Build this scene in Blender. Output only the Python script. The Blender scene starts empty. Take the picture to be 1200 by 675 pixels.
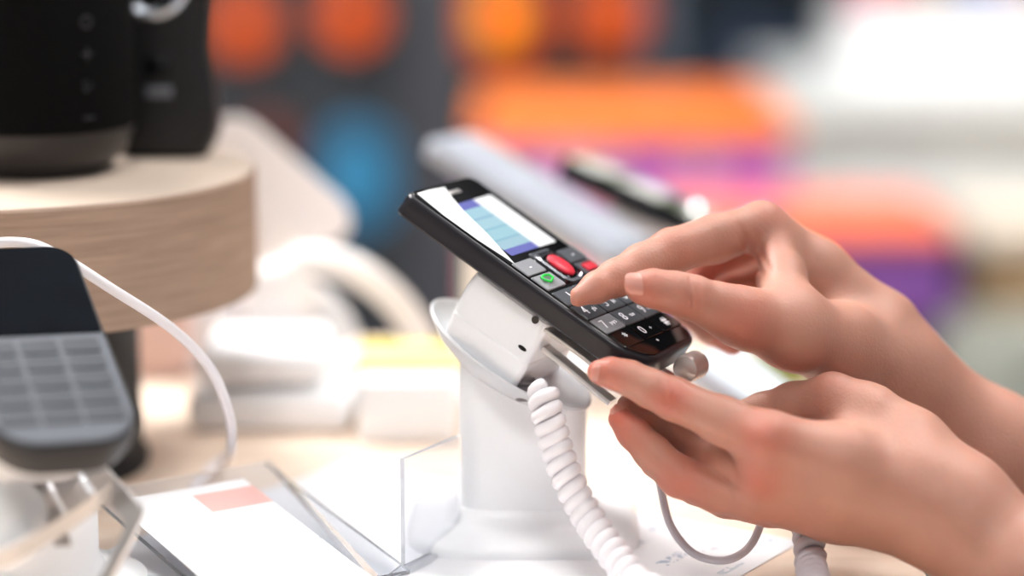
import bpy, bmesh, math, random
import numpy as np
from mathutils import Vector, Matrix
random.seed(7)
scene = bpy.context.scene
COL = scene.collection

# ------------------------------------------------------------------ camera
LENS, SENS = 85.0, 36.0
F = 1200 * LENS / SENS
PITCH = math.radians(11)
TABLE = 0.90
CAMZ = TABLE + 0.295
CP, SP = math.cos(PITCH), math.sin(PITCH)

def c2w(c):
    """camera axes (right, up, away) in metres -> world"""
    return Vector((c[0], c[2]*CP + c[1]*SP, CAMZ + c[1]*CP - c[2]*SP))
def d2w(c):
    return Vector((c[0], c[2]*CP + c[1]*SP, c[1]*CP - c[2]*SP))
def W(px, py, D):
    return c2w(((px-600)/F*D, (337.5-py)/F*D, D))
def RAY(px, py):
    return d2w(((px-600)/F, (337.5-py)/F, 1.0))
EYE = Vector((0, 0, CAMZ))
def G(px, py, z=TABLE):
    r = RAY(px, py); t = (z-CAMZ)/r.z
    return EYE + r*t
def Yp(px, py, y):
    r = RAY(px, py); return EYE + r*(y/r.y)

cam_d = bpy.data.cameras.new('camera'); cam = bpy.data.objects.new('camera', cam_d)
COL.objects.link(cam); cam.location = EYE
cam.rotation_euler = (math.pi/2 - PITCH, 0, 0)
cam_d.lens = LENS; cam_d.sensor_width = SENS; cam_d.sensor_fit = 'HORIZONTAL'
cam_d.clip_start = 0.02
cam_d.dof.use_dof = True; cam_d.dof.focus_distance = 0.955; cam_d.dof.aperture_fstop = 2.05
scene.camera = cam
scene.view_settings.view_transform = 'Standard'
scene.view_settings.look = 'None'
scene.view_settings.exposure = 0.0
scene.view_settings.gamma = 1.0
scene.view_settings.use_curve_mapping = False
scene.cycles.use_denoising = True

# --------------------------------------------------------------- materials
def lin(c):
    return tuple(((x/255)/12.92 if x/255 <= .04045 else ((x/255+.055)/1.055)**2.4) for x in c)
def mat(name, rgb, rough=.5, metal=0, var=.04, scale=20, bump=0, bscale=200, coat=0, emit=None, estr=0,
        trans=0, alpha=1, sss=0, spec=.5, ior=1.45):
    m = bpy.data.materials.new(name); m.use_nodes = True
    nt = m.node_tree; b = nt.nodes['Principled BSDF']
    c = lin(rgb)
    tc = nt.nodes.new('ShaderNodeTexCoord')
    n = nt.nodes.new('ShaderNodeTexNoise'); n.inputs['Scale'].default_value = scale
    n.inputs['Detail'].default_value = 3
    nt.links.new(tc.outputs['Object'], n.inputs['Vector'])
    r = nt.nodes.new('ShaderNodeValToRGB')
    r.color_ramp.elements[0].position = .3; r.color_ramp.elements[1].position = .7
    r.color_ramp.elements[0].color = (*[max(0, x*(1-var)) for x in c], 1)
    r.color_ramp.elements[1].color = (*[min(1, x*(1+var)) for x in c], 1)
    nt.links.new(n.outputs['Fac'], r.inputs['Fac'])
    nt.links.new(r.outputs['Color'], b.inputs['Base Color'])
    b.inputs['Roughness'].default_value = rough
    b.inputs['Metallic'].default_value = metal
    b.inputs['Coat Weight'].default_value = coat
    b.inputs['Coat Roughness'].default_value = .03
    b.inputs['Transmission Weight'].default_value = trans
    b.inputs['Specular IOR Level'].default_value = spec
    b.inputs['IOR'].default_value = ior
    b.inputs['Alpha'].default_value = alpha
    if sss:
        b.inputs['Subsurface Weight'].default_value = sss
        b.inputs['Subsurface Radius'].default_value = (1, .35, .2)
        b.inputs['Subsurface Scale'].default_value = .004
    if bump:
        n2 = nt.nodes.new('ShaderNodeTexNoise'); n2.inputs['Scale'].default_value = bscale
        bp = nt.nodes.new('ShaderNodeBump'); bp.inputs['Strength'].default_value = bump
        bp.inputs['Distance'].default_value = .001
        nt.links.new(tc.outputs['Object'], n2.inputs['Vector'])
        nt.links.new(n2.outputs['Fac'], bp.inputs['Height'])
        nt.links.new(bp.outputs['Normal'], b.inputs['Normal'])
    if emit:
        b.inputs['Emission Color'].default_value = (*lin(emit), 1)
        b.inputs['Emission Strength'].default_value = estr
    return m

def wood(name, c0, c1, axis_scale=(3, 40, 60), rough=.55, scale=1.0):
    m = bpy.data.materials.new(name); m.use_nodes = True
    nt = m.node_tree; b = nt.nodes['Principled BSDF']
    tc = nt.nodes.new('ShaderNodeTexCoord'); mp = nt.nodes.new('ShaderNodeMapping')
    mp.inputs['Scale'].default_value = [s*scale for s in axis_scale]
    n = nt.nodes.new('ShaderNodeTexNoise'); n.inputs['Scale'].default_value = 2
    n.inputs['Detail'].default_value = 6; n.inputs['Roughness'].default_value = .65
    n.inputs['Distortion'].default_value = .4
    r = nt.nodes.new('ShaderNodeValToRGB')
    r.color_ramp.elements[0].position = .32; r.color_ramp.elements[1].position = .66
    r.color_ramp.elements[0].color = (*lin(c0), 1); r.color_ramp.elements[1].color = (*lin(c1), 1)
    nt.links.new(tc.outputs['Object'], mp.inputs['Vector']); nt.links.new(mp.outputs['Vector'], n.inputs['Vector'])
    nt.links.new(n.outputs['Fac'], r.inputs['Fac']); nt.links.new(r.outputs['Color'], b.inputs['Base Color'])
    b.inputs['Roughness'].default_value = rough
    bp = nt.nodes.new('ShaderNodeBump'); bp.inputs['Strength'].default_value = .15; bp.inputs['Distance'].default_value = .0005
    nt.links.new(n.outputs['Fac'], bp.inputs['Height']); nt.links.new(bp.outputs['Normal'], b.inputs['Normal'])
    return m

def skin_mat(name, base, red, coolc):
    m = bpy.data.materials.new(name); m.use_nodes = True
    nt = m.node_tree; b = nt.nodes['Principled BSDF']; N = nt.nodes.new; L = nt.links.new
    tc = N('ShaderNodeTexCoord')
    n1 = N('ShaderNodeTexNoise'); n1.inputs['Scale'].default_value = 38; n1.inputs['Detail'].default_value = 3
    L(tc.outputs['Object'], n1.inputs['Vector'])
    mixa = N('ShaderNodeMix'); mixa.data_type = 'RGBA'
    mixa.inputs['A'].default_value = (*lin(base), 1); mixa.inputs['B'].default_value = (*lin(coolc), 1)
    mr = N('ShaderNodeMapRange'); mr.inputs['From Min'].default_value = .35; mr.inputs['From Max'].default_value = .75
    mr.inputs['To Max'].default_value = .55
    L(n1.outputs['Fac'], mr.inputs['Value']); L(mr.outputs['Result'], mixa.inputs['Factor'])
    at = N('ShaderNodeAttribute'); at.attribute_name = 'flush'
    mixb = N('ShaderNodeMix'); mixb.data_type = 'RGBA'
    L(mixa.outputs['Result'], mixb.inputs['A']); mixb.inputs['B'].default_value = (*lin(red), 1)
    n3 = N('ShaderNodeTexNoise'); n3.inputs['Scale'].default_value = 90
    L(tc.outputs['Object'], n3.inputs['Vector'])
    ml = N('ShaderNodeMath'); ml.operation = 'MULTIPLY'
    mr3 = N('ShaderNodeMapRange'); mr3.inputs['To Min'].default_value = .6; mr3.inputs['To Max'].default_value = 1.3
    L(n3.outputs['Fac'], mr3.inputs['Value'])
    L(at.outputs['Fac'], ml.inputs[0]); L(mr3.outputs['Result'], ml.inputs[1]); L(ml.outputs[0], mixb.inputs['Factor'])
    L(mixb.outputs['Result'], b.inputs['Base Color'])
    b.inputs['Roughness'].default_value = .48
    b.inputs['Specular IOR Level'].default_value = .42
    b.inputs['Subsurface Weight'].default_value = .4
    b.inputs['Subsurface Radius'].default_value = (1, .32, .17)
    b.inputs['Subsurface Scale'].default_value = .0035
    v = N('ShaderNodeTexVoronoi'); v.inputs['Scale'].default_value = 900
    n2 = N('ShaderNodeTexNoise'); n2.inputs['Scale'].default_value = 260; n2.inputs['Detail'].default_value = 4
    L(tc.outputs['Object'], v.inputs['Vector']); L(tc.outputs['Object'], n2.inputs['Vector'])
    ad = N('ShaderNodeMath'); ad.operation = 'ADD'
    L(v.outputs['Distance'], ad.inputs[0]); L(n2.outputs['Fac'], ad.inputs[1])
    bp = N('ShaderNodeBump'); bp.inputs['Strength'].default_value = .35; bp.inputs['Distance'].default_value = .00035
    L(ad.outputs[0], bp.inputs['Height']); L(bp.outputs['Normal'], b.inputs['Normal'])
    return m

# --------------------------------------------------------------- mesh tools
def new_obj(name, me, parent=None, mats=()):
    o = bpy.data.objects.new(name, me); COL.objects.link(o)
    for m in (mats if isinstance(mats, (list, tuple)) else [mats]): me.materials.append(m)
    if parent: o.parent = parent
    return o
def from_bm(name, bm, parent, m, smooth=True, angle=40):
    me = bpy.data.meshes.new(name); bm.normal_update(); bm.to_mesh(me); bm.free()
    if smooth:
        for p in me.polygons: p.use_smooth = True
        me.set_sharp_from_angle(angle=math.radians(angle))
    return new_obj(name, me, parent, m)
def thing(name, label, cat, loc=(0, 0, 0), M=None, group=None, kind=None):
    o = bpy.data.objects.new(name, None); COL.objects.link(o); o.empty_display_size = .02
    if M is not None: o.matrix_world = M
    else: o.location = loc
    o['label'] = label; o['category'] = cat
    if group: o['group'] = group
    if kind: o['kind'] = kind
    return o
def tag(o, label=None, cat=None, group=None, kind=None):
    for k, v in (('label', label), ('category', cat), ('group', group), ('kind', kind)):
        if v: o[k] = v
    return o
def add_box(bm, lo, hi, bev=0, seg=2, mi=0):
    r = bmesh.ops.create_cube(bm, size=1)
    vs = r['verts']
    lo, hi = Vector(lo), Vector(hi); c = (lo+hi)/2; s = hi-lo
    for v in vs: v.co = Vector((v.co.x*s.x, v.co.y*s.y, v.co.z*s.z)) + c
    fs = set(f for v in vs for f in v.link_faces)
    for f in fs: f.material_index = mi
    if bev:
        es = list({e for v in vs for e in v.link_edges})
        bmesh.ops.bevel(bm, geom=es, offset=bev, segments=seg, affect='EDGES', profile=.5)
def box(name, lo, hi, m, parent=None, bev=0, seg=3):
    bm = bmesh.new(); add_box(bm, lo, hi, bev, seg); return from_bm(name, bm, parent, m)
def loft(bm, loops, cap0=True, cap1=True, closed=True, mi=0, matf=None):
    rows = [[bm.verts.new(p) for p in lp] for lp in loops]
    n = len(rows[0])
    for a, b in zip(rows, rows[1:]):
        for i in range(n if closed else n-1):
            j = (i+1) % n
            f = bm.faces.new((a[i], a[j], b[j], b[i])); f.material_index = mi
    if cap0: bm.faces.new(rows[0][::-1]).material_index = mi
    if cap1: bm.faces.new(rows[-1]).material_index = mi
    return rows
def rrect(x0, x1, y0, y1, r, n=6):
    """outline; r = radius or 4 radii (x0y0, x1y0, x1y1, x0y1)"""
    if not isinstance(r, (list, tuple)): r = [r]*4
    pts = []
    for (cx, cy, a0, rr) in ((x0, y0, 180, r[0]), (x1, y0, 270, r[1]), (x1, y1, 0, r[2]), (x0, y1, 90, r[3])):
        ox = cx + (rr if cx == x0 else -rr); oy = cy + (rr if cy == y0 else -rr)
        for k in range(n+1):
            a = math.radians(a0 + 90*k/n)
            pts.append((ox + rr*math.cos(a), oy + rr*math.sin(a)))
    return pts
def lathe(bm, prof, seg=48, c=(0, 0), mi=0, cap0=True, cap1=True):
    loops = [[(c[0]+r*math.cos(2*math.pi*i/seg), c[1]+r*math.sin(2*math.pi*i/seg), z) for i in range(seg)] for r, z in prof]
    return loft(bm, loops, cap0, cap1, mi=mi)
def catmull(pts, n=12):
    P = [Vector(p) for p in pts]; P = [P[0]*2-P[1]] + P + [P[-1]*2-P[-2]]
    out = []
    for i in range(1, len(P)-2):
        for k in range(n):
            t = k/n
            out.append(.5*((2*P[i]) + (-P[i-1]+P[i+1])*t + (2*P[i-1]-5*P[i]+4*P[i+1]-P[i+2])*t*t + (-P[i-1]+3*P[i]-3*P[i+1]+P[i+2])*t**3))
    out.append(P[-2]); return out
def frames(path):
    T = []
    for i in range(len(path)):
        a = path[max(0, i-1)]; b = path[min(len(path)-1, i+1)]; T.append((b-a).normalized())
    up = Vector((0, 0, 1)) if abs(T[0].z) < .9 else Vector((1, 0, 0))
    N = [(up - T[0]*up.dot(T[0])).normalized()]
    for i in range(1, len(path)):
        v = N[-1] - T[i]*N[-1].dot(T[i]); N.append(v.normalized())
    return T, N
def tube(bm, path, r, seg=12, mi=0, flat=1.0):
    T, N = frames(path); loops = []
    for i, p in enumerate(path):
        B = T[i].cross(N[i]); rr = r[i] if isinstance(r, (list, tuple)) else r
        loops.append([p + (N[i]*math.cos(2*math.pi*k/seg)*flat + B*math.sin(2*math.pi*k/seg))*rr for k in range(seg)])
    loft(bm, loops, mi=mi)
def coil_path(path, R, pitch, per=14, phase=0):
    # resample by arc length
    L = [0]
    for a, b in zip(path, path[1:]): L.append(L[-1]+(b-a).length)
    tot = L[-1]; T, N = frames(path); n = int(tot/pitch*per); out = []
    j = 0
    for i in range(n+1):
        s = tot*i/n
        while j < len(L)-2 and L[j+1] < s: j += 1
        t = (s-L[j])/max(1e-9, L[j+1]-L[j])
        p = path[j].lerp(path[j+1], t); tt = T[j].lerp(T[j+1], t).normalized(); nn = N[j].lerp(N[j+1], t)
        nn = (nn - tt*nn.dot(tt)).normalized(); bb = tt.cross(nn); a = phase + 2*math.pi*i/per
        rr = R*min(1, .35+i/10, .35+(n-i)/10)
        out.append(p + (nn*math.cos(a)+bb*math.sin(a))*rr)
    return out
def text_into(bm, s, size, M, mi, depth=.00008, flipx=False):
    cu = bpy.data.curves.new('t', 'FONT'); cu.body = s; cu.size = size; cu.extrude = depth
    cu.align_x = 'CENTER'; cu.align_y = 'CENTER'; cu.resolution_u = 3
    o = bpy.data.objects.new('t', cu); COL.objects.link(o)
    bpy.context.view_layer.update()
    me = bpy.data.meshes.new_from_object(o)
    n0 = len(bm.faces); bm.faces.ensure_lookup_table()
    me.transform(M); bm.from_mesh(me)
    bm.faces.ensure_lookup_table()
    for f in bm.faces[n0:]: f.material_index = mi
    bpy.data.objects.remove(o); bpy.data.curves.remove(cu); bpy.data.meshes.remove(me)

# ------------------------------------------------------------- palette
M_white = mat('white_plastic', (248, 249, 252), .4, var=.01, coat=.15)
M_white2 = mat('warm_white_plastic', (240, 232, 228), .45, var=.015)
M_clearish = mat('frosted_plastic', (250, 251, 254), .25, var=.01, trans=.3, ior=1.3)
M_black = mat('black_gloss', (10, 10, 12), .025, var=.1, spec=.5)
M_blackm = mat('black_matte', (20, 20, 23), .6, var=.1, bump=.2, bscale=900)
M_char = mat('charcoal_shell', (36, 34, 40), .3, var=.06, bump=.05, bscale=1500)
M_key = mat('dark_key', (74, 78, 84), .3, var=.06, scale=80, coat=.15)
M_keys = mat('pale_sheen_key', (140, 141, 146), .32, var=.05, scale=100, coat=.1)  # left-column keys: pale grey reflection put into the key colour
M_ink = mat('white_ink', (240, 240, 245), .4, var=.02, emit=(240, 240, 250), estr=.12)
M_red = mat('red_key', (205, 44, 62), .35, var=.08, scale=300, emit=(230, 50, 70), estr=.12)
M_green = mat('green_ink', (40, 190, 70), .4, var=.05, emit=(50, 220, 80), estr=.25)
M_chrome = mat('chrome', (205, 205, 212), .14, metal=1, var=.05)
M_steel = mat('brushed_steel', (212, 208, 206), .34, metal=.75, var=.1, scale=60)
M_cord = mat('cord_white', (236, 232, 236), .42, var=.02)
M_cordg = mat('cord_grey', (205, 198, 204), .4, var=.03)
M_paper = mat('paper_white', (243, 243, 246), .8, var=.01)
def acryl():
    m = mat('clear_acrylic', (240, 243, 248), .05, var=.005)
    nt = m.node_tree; b = nt.nodes['Principled BSDF']
    b.inputs['Transmission Weight'].default_value = .9; b.inputs['IOR'].default_value = 1.12
    b.inputs['Roughness'].default_value = .08
    return m
M_acr = acryl()

# ============================================================ room shell
M_floor = mat('floor_grey', (150, 150, 148), .5, var=.12, scale=3)
M_wall = mat('wall_dark_grey', (50, 53, 58), .7, var=.06, scale=2)
M_wall2 = mat('wall_panel_grey', (72, 72, 78), .7, var=.05, scale=2)
tag(box('floor', (-5, -2, -.05), (5, 5.2, 0), M_floor), kind='structure')
tag(box('wall_back', (-5, 4.3, 0), (5, 4.45, 3.1), M_wall), kind='structure')
def wx(px, D): return (px-600)/F*D
w = tag(box('pillar_back', (wx(478, 4.2), 4.22, 0), (wx(552, 4.2), 4.30, 3.1), M_wall2), kind='structure')

# back wall signs : lit discs
M_or = mat('orange_sign', (215, 80, 4), .5, emit=(255, 100, 0), estr=.55)
M_orr = mat('orange_sign_rim', (150, 70, 40), .5, emit=(225, 95, 40), estr=.08)
M_yel = mat('yellow_core', (255, 180, 20), .5, emit=(255, 165, 0), estr=.9)
def disc_sign(px, py, r, label, core=False, rim=1.25):
    p = Yp(px, py, 4.27); R = r/F*4.3
    t = thing('round_sign', label, 'sign', p, group=None)
    bm = bmesh.new(); lathe(bm, [(R*rim, 0), (R*rim, .02), (R*.98, .024), (R*.98, 0.0)], 40)
    o = from_bm('rim', bm, t, M_orr); o.rotation_euler = (math.pi/2, 0, 0)
    bm = bmesh.new(); lathe(bm, [(R*.97, 0.001), (R*.97, .02), (R*.8, .027)], 40)
    o = from_bm('disc', bm, t, M_or); o.rotation_euler = (math.pi/2, 0, 0)
    if core:
        bm = bmesh.new(); lathe(bm, [(R*.42, .02), (R*.42, .032), (R*.3, .036)], 32)
        o = from_bm('core', bm, t, M_yel); o.rotation_euler = (math.pi/2, 0, 0)
    return t
disc_sign(287, 28, 29, 'glowing orange round sign directly beside the black speakers')
disc_sign(412, 18, 31, 'glowing orange round sign above the blue panel, left of the grey pillar', rim=1.1)
disc_sign(585, 20, 44, 'largest orange round sign with a yellow centre on the wall', core=True, rim=1.3)
disc_sign(714, 16, 34, 'glowing orange round sign right of the one with yellow centre')
bm = bmesh.new()
ro = rrect(-.055, .055, -.085, .085, .045, 6)
loft(bm, [[(x, 0, z) for x, z in ro], [(x, -.02, z) for x, z in ro], [(x*.95, -.025, z*.95) for x, z in ro]])
M_blue = mat('blue_sign', (50, 125, 165), .5, emit=(60, 150, 200), estr=.22)
o = from_bm('wall_fixture', bm, None, M_blue); o.location = Yp(419, 205, 4.29)
tag(o, 'light blue upright rounded panel on the dark wall', 'sign')
M_rust = mat('rust_orange', (140, 60, 35), .6)
o = box('rust_box', (-.03, -.05, -.03), (.03, 0, .03), M_rust, bev=.006); o.location = Yp(318, 165, 4.3)
o.name = 'wall_fixture'; tag(o, 'small rust coloured box on dark wall above the white stand head', 'sign')  # plain box in place of an unidentified reddish spot

# ------------------------------------------------ orange/pink display table (far)
def solid(name, x0, x1, y0, y1, z0, z1, m, parent=None, bev=.004):
    return box(name, (x0, y0, z0), (x1, y1, z1), m, parent, bev)
M_orange = mat('orange_laminate', (255, 130, 60), .6, var=.1, scale=5)
M_orange2 = mat('salmon_laminate', (255, 124, 92), .5, var=.1, scale=5)
M_pink = mat('pink_panel', (246, 184, 236), .6, var=.04, scale=4)
M_mag = mat('magenta_panel', (208, 122, 226), .6, var=.06, scale=4)
M_salm = mat('salmon_panel', (255, 168, 182), .6, var=.04, scale=4)
M_purp = mat('purple_panel', (150, 92, 178), .6, var=.08, scale=6)
M_purp2 = mat('deep_purple_panel', (172, 96, 172), .6, var=.08, scale=6)
M_dark = mat('dark_metal', (40, 42, 46), .5, var=.1)
zt = .848
t = thing('display_table', 'far long display table with orange top over pink and magenta front', 'table', (0, 0, 0))
ya, yb = 2.8, 3.16
xa, xb = wx(558, 2.9), wx(925, 2.9)
box('table_top', (xa, ya, zt-.03), (xb, yb, zt), M_orange, t, .01)
fr = [(558, 632, M_mag), (632, 722, M_pink), (722, 800, M_mag), (800, 838, M_pink), (838, 922, M_mag)]
for a, b, m in fr:
    box('front_panel', (wx(a, 2.9), ya+.012, zt-.1), (wx(b, 2.9)-.004, ya+.035, zt-.032), m, t, .003)
box('lower_panel', (xa, ya+.02, .12), (xb, ya+.05, zt-.104), M_salm, t, .003)
for sx in (xa+.03, xb-.07):
    for sy in (ya+.08, yb-.1):
        box('leg', (sx, sy, 0), (sx+.04, sy+.04, zt-.03), M_dark, t, .003)
zt = .79
t = thing('display_table', 'nearer display table with salmon orange top and purple front behind the hands', 'table', (0, 0, 0))
ya, yb = 2.4, 2.64; xa, xb = wx(770, 2.45), wx(1108, 2.5)
box('table_top', (xa, ya, zt-.02), (xb, yb, zt), M_orange2, t, .008)
box('front_panel', (xa, ya+.01, zt-.1), (xb-.14, ya+.04, zt-.022), M_purp2, t, .003)
box('front_panel', (xb-.138, ya+.01, zt-.1), (xb, ya+.04, zt-.022), M_purp, t, .003)
for sx in (xa+.03, xb-.07):
    for sy in (ya+.08, yb-.06):
        box('leg', (sx, sy, 0), (sx+.04, sy+.04, zt-.02), M_dark, t, .003)
box('back_panel', (xa+.05, yb-.05, .1), (xb, yb-.02, zt-.1), M_dark, t, .003)

# ------------------------------------------------ white counter right
M_cnt = mat('counter_grey_white', (226, 229, 227), .6, var=.02, scale=3)
M_beige = mat('beige_edge', (186, 172, 156), .6, var=.03)
M_tan = mat('tan_carton', (178, 146, 108), .6, var=.08)
M_cream = mat('cream_carton', (240, 226, 208), .6, var=.04)
zt = .815
t = thing('service_counter', 'long white shop counter with beige edge at right back', 'counter', (0, 0, 0))
ya, yb = 3.2, 3.9; xa, xb = wx(935, 3.2), wx(935, 3.2)+1.6
box('counter_top', (xa, ya, zt-.012), (xb, yb, zt), M_cnt, t, .004)
box('edge_strip', (xa, ya+.004, zt-.034), (xb, ya+.03, zt-.013), M_beige, t, .002)
box('cabinet_body', (xa+.02, ya+.02, 0.0), (xb, yb-.02, zt-.036), M_cnt, t, .004)
M_whiteb = mat('bright_white_carton', (250, 250, 250), .6, var=.01, scale=5)
def carton(x0, x1, y, d, h, m, label, z=zt, grp=None):
    o = box('carton', (x0, y, z), (x1, y+d, z+h), m, None, .004); tag(o, label, 'box', grp)
    o.name = 'carton'; return o
carton(wx(985, 3.6), wx(1085, 3.6), 3.55, .2, .1, M_whiteb, 'white carton on the counter beneath the pink packet')
carton(wx(1090, 3.6), wx(1235, 3.6), 3.5, .3, .11, M_whiteb, 'white carton on the counter beneath the blue packet')
M_pk = mat('pink_pack', (225, 95, 130), .5); M_bl = mat('blue_pack', (90, 110, 190), .5)
M_pe = mat('peach_pack', (245, 200, 170), .5)
def packet(px0, px1, y, z, h, m, label):
    o = box('packet', (wx(px0, y+.03), y, z), (wx(px1, y+.03), y+.07, z+h), m, None, .008); tag(o, label, 'packet')
packet(1005, 1048, 3.6, zt+.1, .05, M_pk, 'pink packet on the white carton at the top of the shelf')
packet(1052, 1080, 3.62, zt+.1, .035, M_pe, 'peach packet beside the pink packet on white carton')
packet(1130, 1178, 3.6, zt+.11, .05, M_bl, 'blue packet standing on the white carton')
packet(1186, 1215, 3.6, zt+.11, .05, M_pe, 'peach packet right of the blue packet')

# dark shelf unit behind (top centre right)
M_navy = mat('navy_fabric', (44, 60, 88), .7, var=.1); M_slate = mat('slate', (96, 108, 122), .7, var=.1)
t = thing('shelf_unit', 'dark slate shelf unit between orange signs and white counter', 'shelf', (0, 0, 0))
xa, xb = wx(762, 4.1), wx(985, 4.1)
box('side_panel', (xa, 3.95, 0), (xa+.02, 4.28, 1.3), M_slate, t, .002)
box('side_panel', (xb-.02, 3.95, 0), (xb, 4.28, 1.3), M_slate, t, .002)
box('back_panel', (xa+.02, 4.25, .05), (xb-.02, 4.28, 1.3), M_slate, t, .002)
for z in (.2, .52, .715, 1.05):
    box('shelf_board', (xa+.02, 3.96, z), (xb-.02, 4.25, z+.02), M_slate, t, .002)
z0 = .735
for i, (a, b, h) in enumerate([(850, 905, .1), (910, 962, .085)]):
    o = box('storage_box', (wx(a, 4.1), 4.0, z0), (wx(b, 4.1), 4.2, z0+h), M_navy, None, .006)
    tag(o, ['navy box on the dark shelf, the left and taller of the two', 'navy box on the dark shelf next to the white counter'][i], 'box')

# stool / carton items under right
t = thing('storage_crate', 'brown and cream crate at the right edge under the counter', 'crate', (0, 0, 0))
xa = wx(1150, 2.9)
box('crate_body', (xa, 2.9, .59), (xa+.35, 3.12, .68), M_tan, t, .01)
box('crate_lid', (xa-.005, 2.89, .68), (xa+.355, 3.125, .715), M_cream, t, .008)
box('dark_plinth', (xa-.05, 2.93, 0), (xa+.34, 3.10, .588), M_dark, t, .004)
box('side_post', (xa-.065, 2.88, 0), (xa-.008, 3.12, .70), M_dark, t, .004)
t = thing('floor_bin', 'pale grey bin low at the right edge', 'bin', (wx(1180, 2.4)+.02, 2.45, 0))
bm = bmesh.new(); lathe(bm, [(.052, 0), (.072, .66), (.075, .665), (.075, .68), (.066, .68), (.045, .02)], 36)
from_bm('bin_body', bm, t, mat('bin_grey', (206, 208, 196), .5))
t.location.z = 0.05 if False else 0

# ============================================================ main display table
M_tab = wood('birch_table', (232, 206, 184), (246, 228, 210), (2, 22, 30))
t = thing('counter_table', 'pale birch wood sales table carrying all the display phones', 'table', (0, 0, 0))
bm = bmesh.new()
ro = rrect(-.75, .165, .62, 1.36, .012, 5)
loft(bm, [[(x*1, y, TABLE-.04) for x, y in ro], [(x, y, TABLE-.002) for x, y in ro],
          [((x+.2)*.998-.2, (y-1)*.998+1, TABLE) for x, y in ro]])
from_bm('table_top', bm, t, M_tab)
for x in (-.68, .09):
    for y in (.68, 1.28):
        box('leg', (x, y, 0), (x+.05, y+.05, TABLE-.04), M_dark, t, .004)

# round riser shelf
M_oak = wood('oak_riser', (142, 116, 98), (176, 148, 128), (10, 10, 330), .6)
M_oakt = wood('oak_riser_top', (205, 184, 166), (224, 205, 188), (4, 60, 10), .6)
cx, cy, R = -.2385, 1.09, .1215
zs = 1.038
t = thing('riser_shelf', 'round oak riser shelf on a dark pedestal carrying the black speakers', 'shelf', (0, 0, 0))
bm = bmesh.new()
lathe(bm, [(R, zs-.0545), (R, zs-.0012), (R-.0012, zs)], 128, (cx, cy), cap1=False)
from_bm('shelf_board', bm, t, M_oak)
bm = bmesh.new(); lathe(bm, [(R-.0012, zs-.0002), (R-.0016, zs+.0002)], 128, (cx, cy))
from_bm('shelf_surface', bm, t, M_oakt)
bm = bmesh.new(); lathe(bm, [(.069, TABLE), (.069, TABLE+.004), (.066, TABLE+.006), (.066, zs-.0545)], 64, (cx, cy))
from_bm('pedestal', bm, t, M_blackm)

# speaker 1
M_fab = mat('speaker_fabric', (8, 8, 9), .9, var=.25, scale=900, bump=.5, bscale=1600, spec=.15)
M_band = mat('speaker_band', (40, 36, 36), .4, var=.05)
M_icon = mat('icon_grey', (46, 46, 50), .6)
sx, sy = wx(32, 1.075), 1.085
t = thing('smart_speaker', 'tall black cylindrical speaker with touch icons down its side', 'speaker', (sx, sy, zs))
bm = bmesh.new(); lathe(bm, [(.030, .0004), (.034, .003), (.0365, .006)], 64); from_bm('foot_ring', bm, t, M_blackm)
bm = bmesh.new(); lathe(bm, [(.0365, .006), (.041, .010), (.0440, .017), (.0448, .0215)], 64); from_bm('base_band', bm, t, M_band)
bm = bmesh.new(); lathe(bm, [(.0448, .0215), (.0452, .023), (.0455, .06), (.0455, .145), (.0445, .152), (.040, .157), (.0, .158)][:-1], 72)
from_bm('speaker_body', bm, t, M_fab)
bm = bmesh.new(); lathe(bm, [(.034, .1565), (.033, .1578)], 64); from_bm('top_plate', bm, t, M_black)
# icons on surface toward camera at angle
def icon(kind, z):
    bm = bmesh.new(); Ri = .0458
    def P(a, dz): # a in metres along surface
        th = -math.pi/2 + .74 + a/Ri
        return Vector((Ri*math.cos(th), Ri*math.sin(th), z+dz))
    rr = .0005
    if kind == 'o': pts = [P(.0026*math.cos(k/16*2*math.pi), .0026*math.sin(k/16*2*math.pi)) for k in range(17)]; tube(bm, pts, rr, 6)
    if kind in '+-': tube(bm, [P(-.0028, 0), P(0, 0), P(.0028, 0)], rr, 6)
    if kind == '+': tube(bm, [P(0, -.0028), P(0, .0028)], rr, 6)
    if kind == '>': tube(bm, [P(-.0018, -.0026), P(.002, 0), P(-.0018, .0026), P(-.0018, -.0026)], rr, 6)
    from_bm('touch_icon', bm, t, M_icon)
def z_at(py, y): return Yp(100, py, y).z - zs
for k, py in (('o', 27), ('+', 65), ('>', 102), ('-', 140)): icon(k, z_at(py, 1.045))

# speaker 2 (portable with silver ringed driver)
M_sp2 = mat('speaker_rubber', (18, 18, 20), .5, var=.15, bump=.2, bscale=500)
M_slv = mat('silver_ring', (200, 205, 215), .25, metal=.8)
sx, sy = wx(190, 1.135), 1.14
t = thing('portable_speaker', 'smaller black speaker with silver driver ring and pinched waist', 'speaker', (sx, sy, zs))
def prof(z):  # half width
    pts = [(0, .0195), (.004, .0225), (.012, .0255), (.022, .0258), (.05, .0222), (.066, .0232), (.085, .0262), (.105, .026), (.114, .022), (.116, .019)]
    for (a, b), (c, d) in zip(pts, pts[1:]):
        if a <= z <= c: return b+(d-b)*(z-a)/(c-a)
    return pts[-1][1]
bm = bmesh.new(); loops = []
for z in [0, .002, .004, .008, .012, .018, .022, .03, .04, .05, .06, .07, .085, .095, .105, .11, .114, .116]:
    h = prof(z); dpt = .019 - (.004 if z < .003 or z > .113 else 0)
    loops.append([(x, y, z) for x, y in rrect(-h, h, -dpt, dpt, .010, 5)])
loft(bm, loops); from_bm('speaker_body', bm, t, M_sp2, angle=60)
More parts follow.
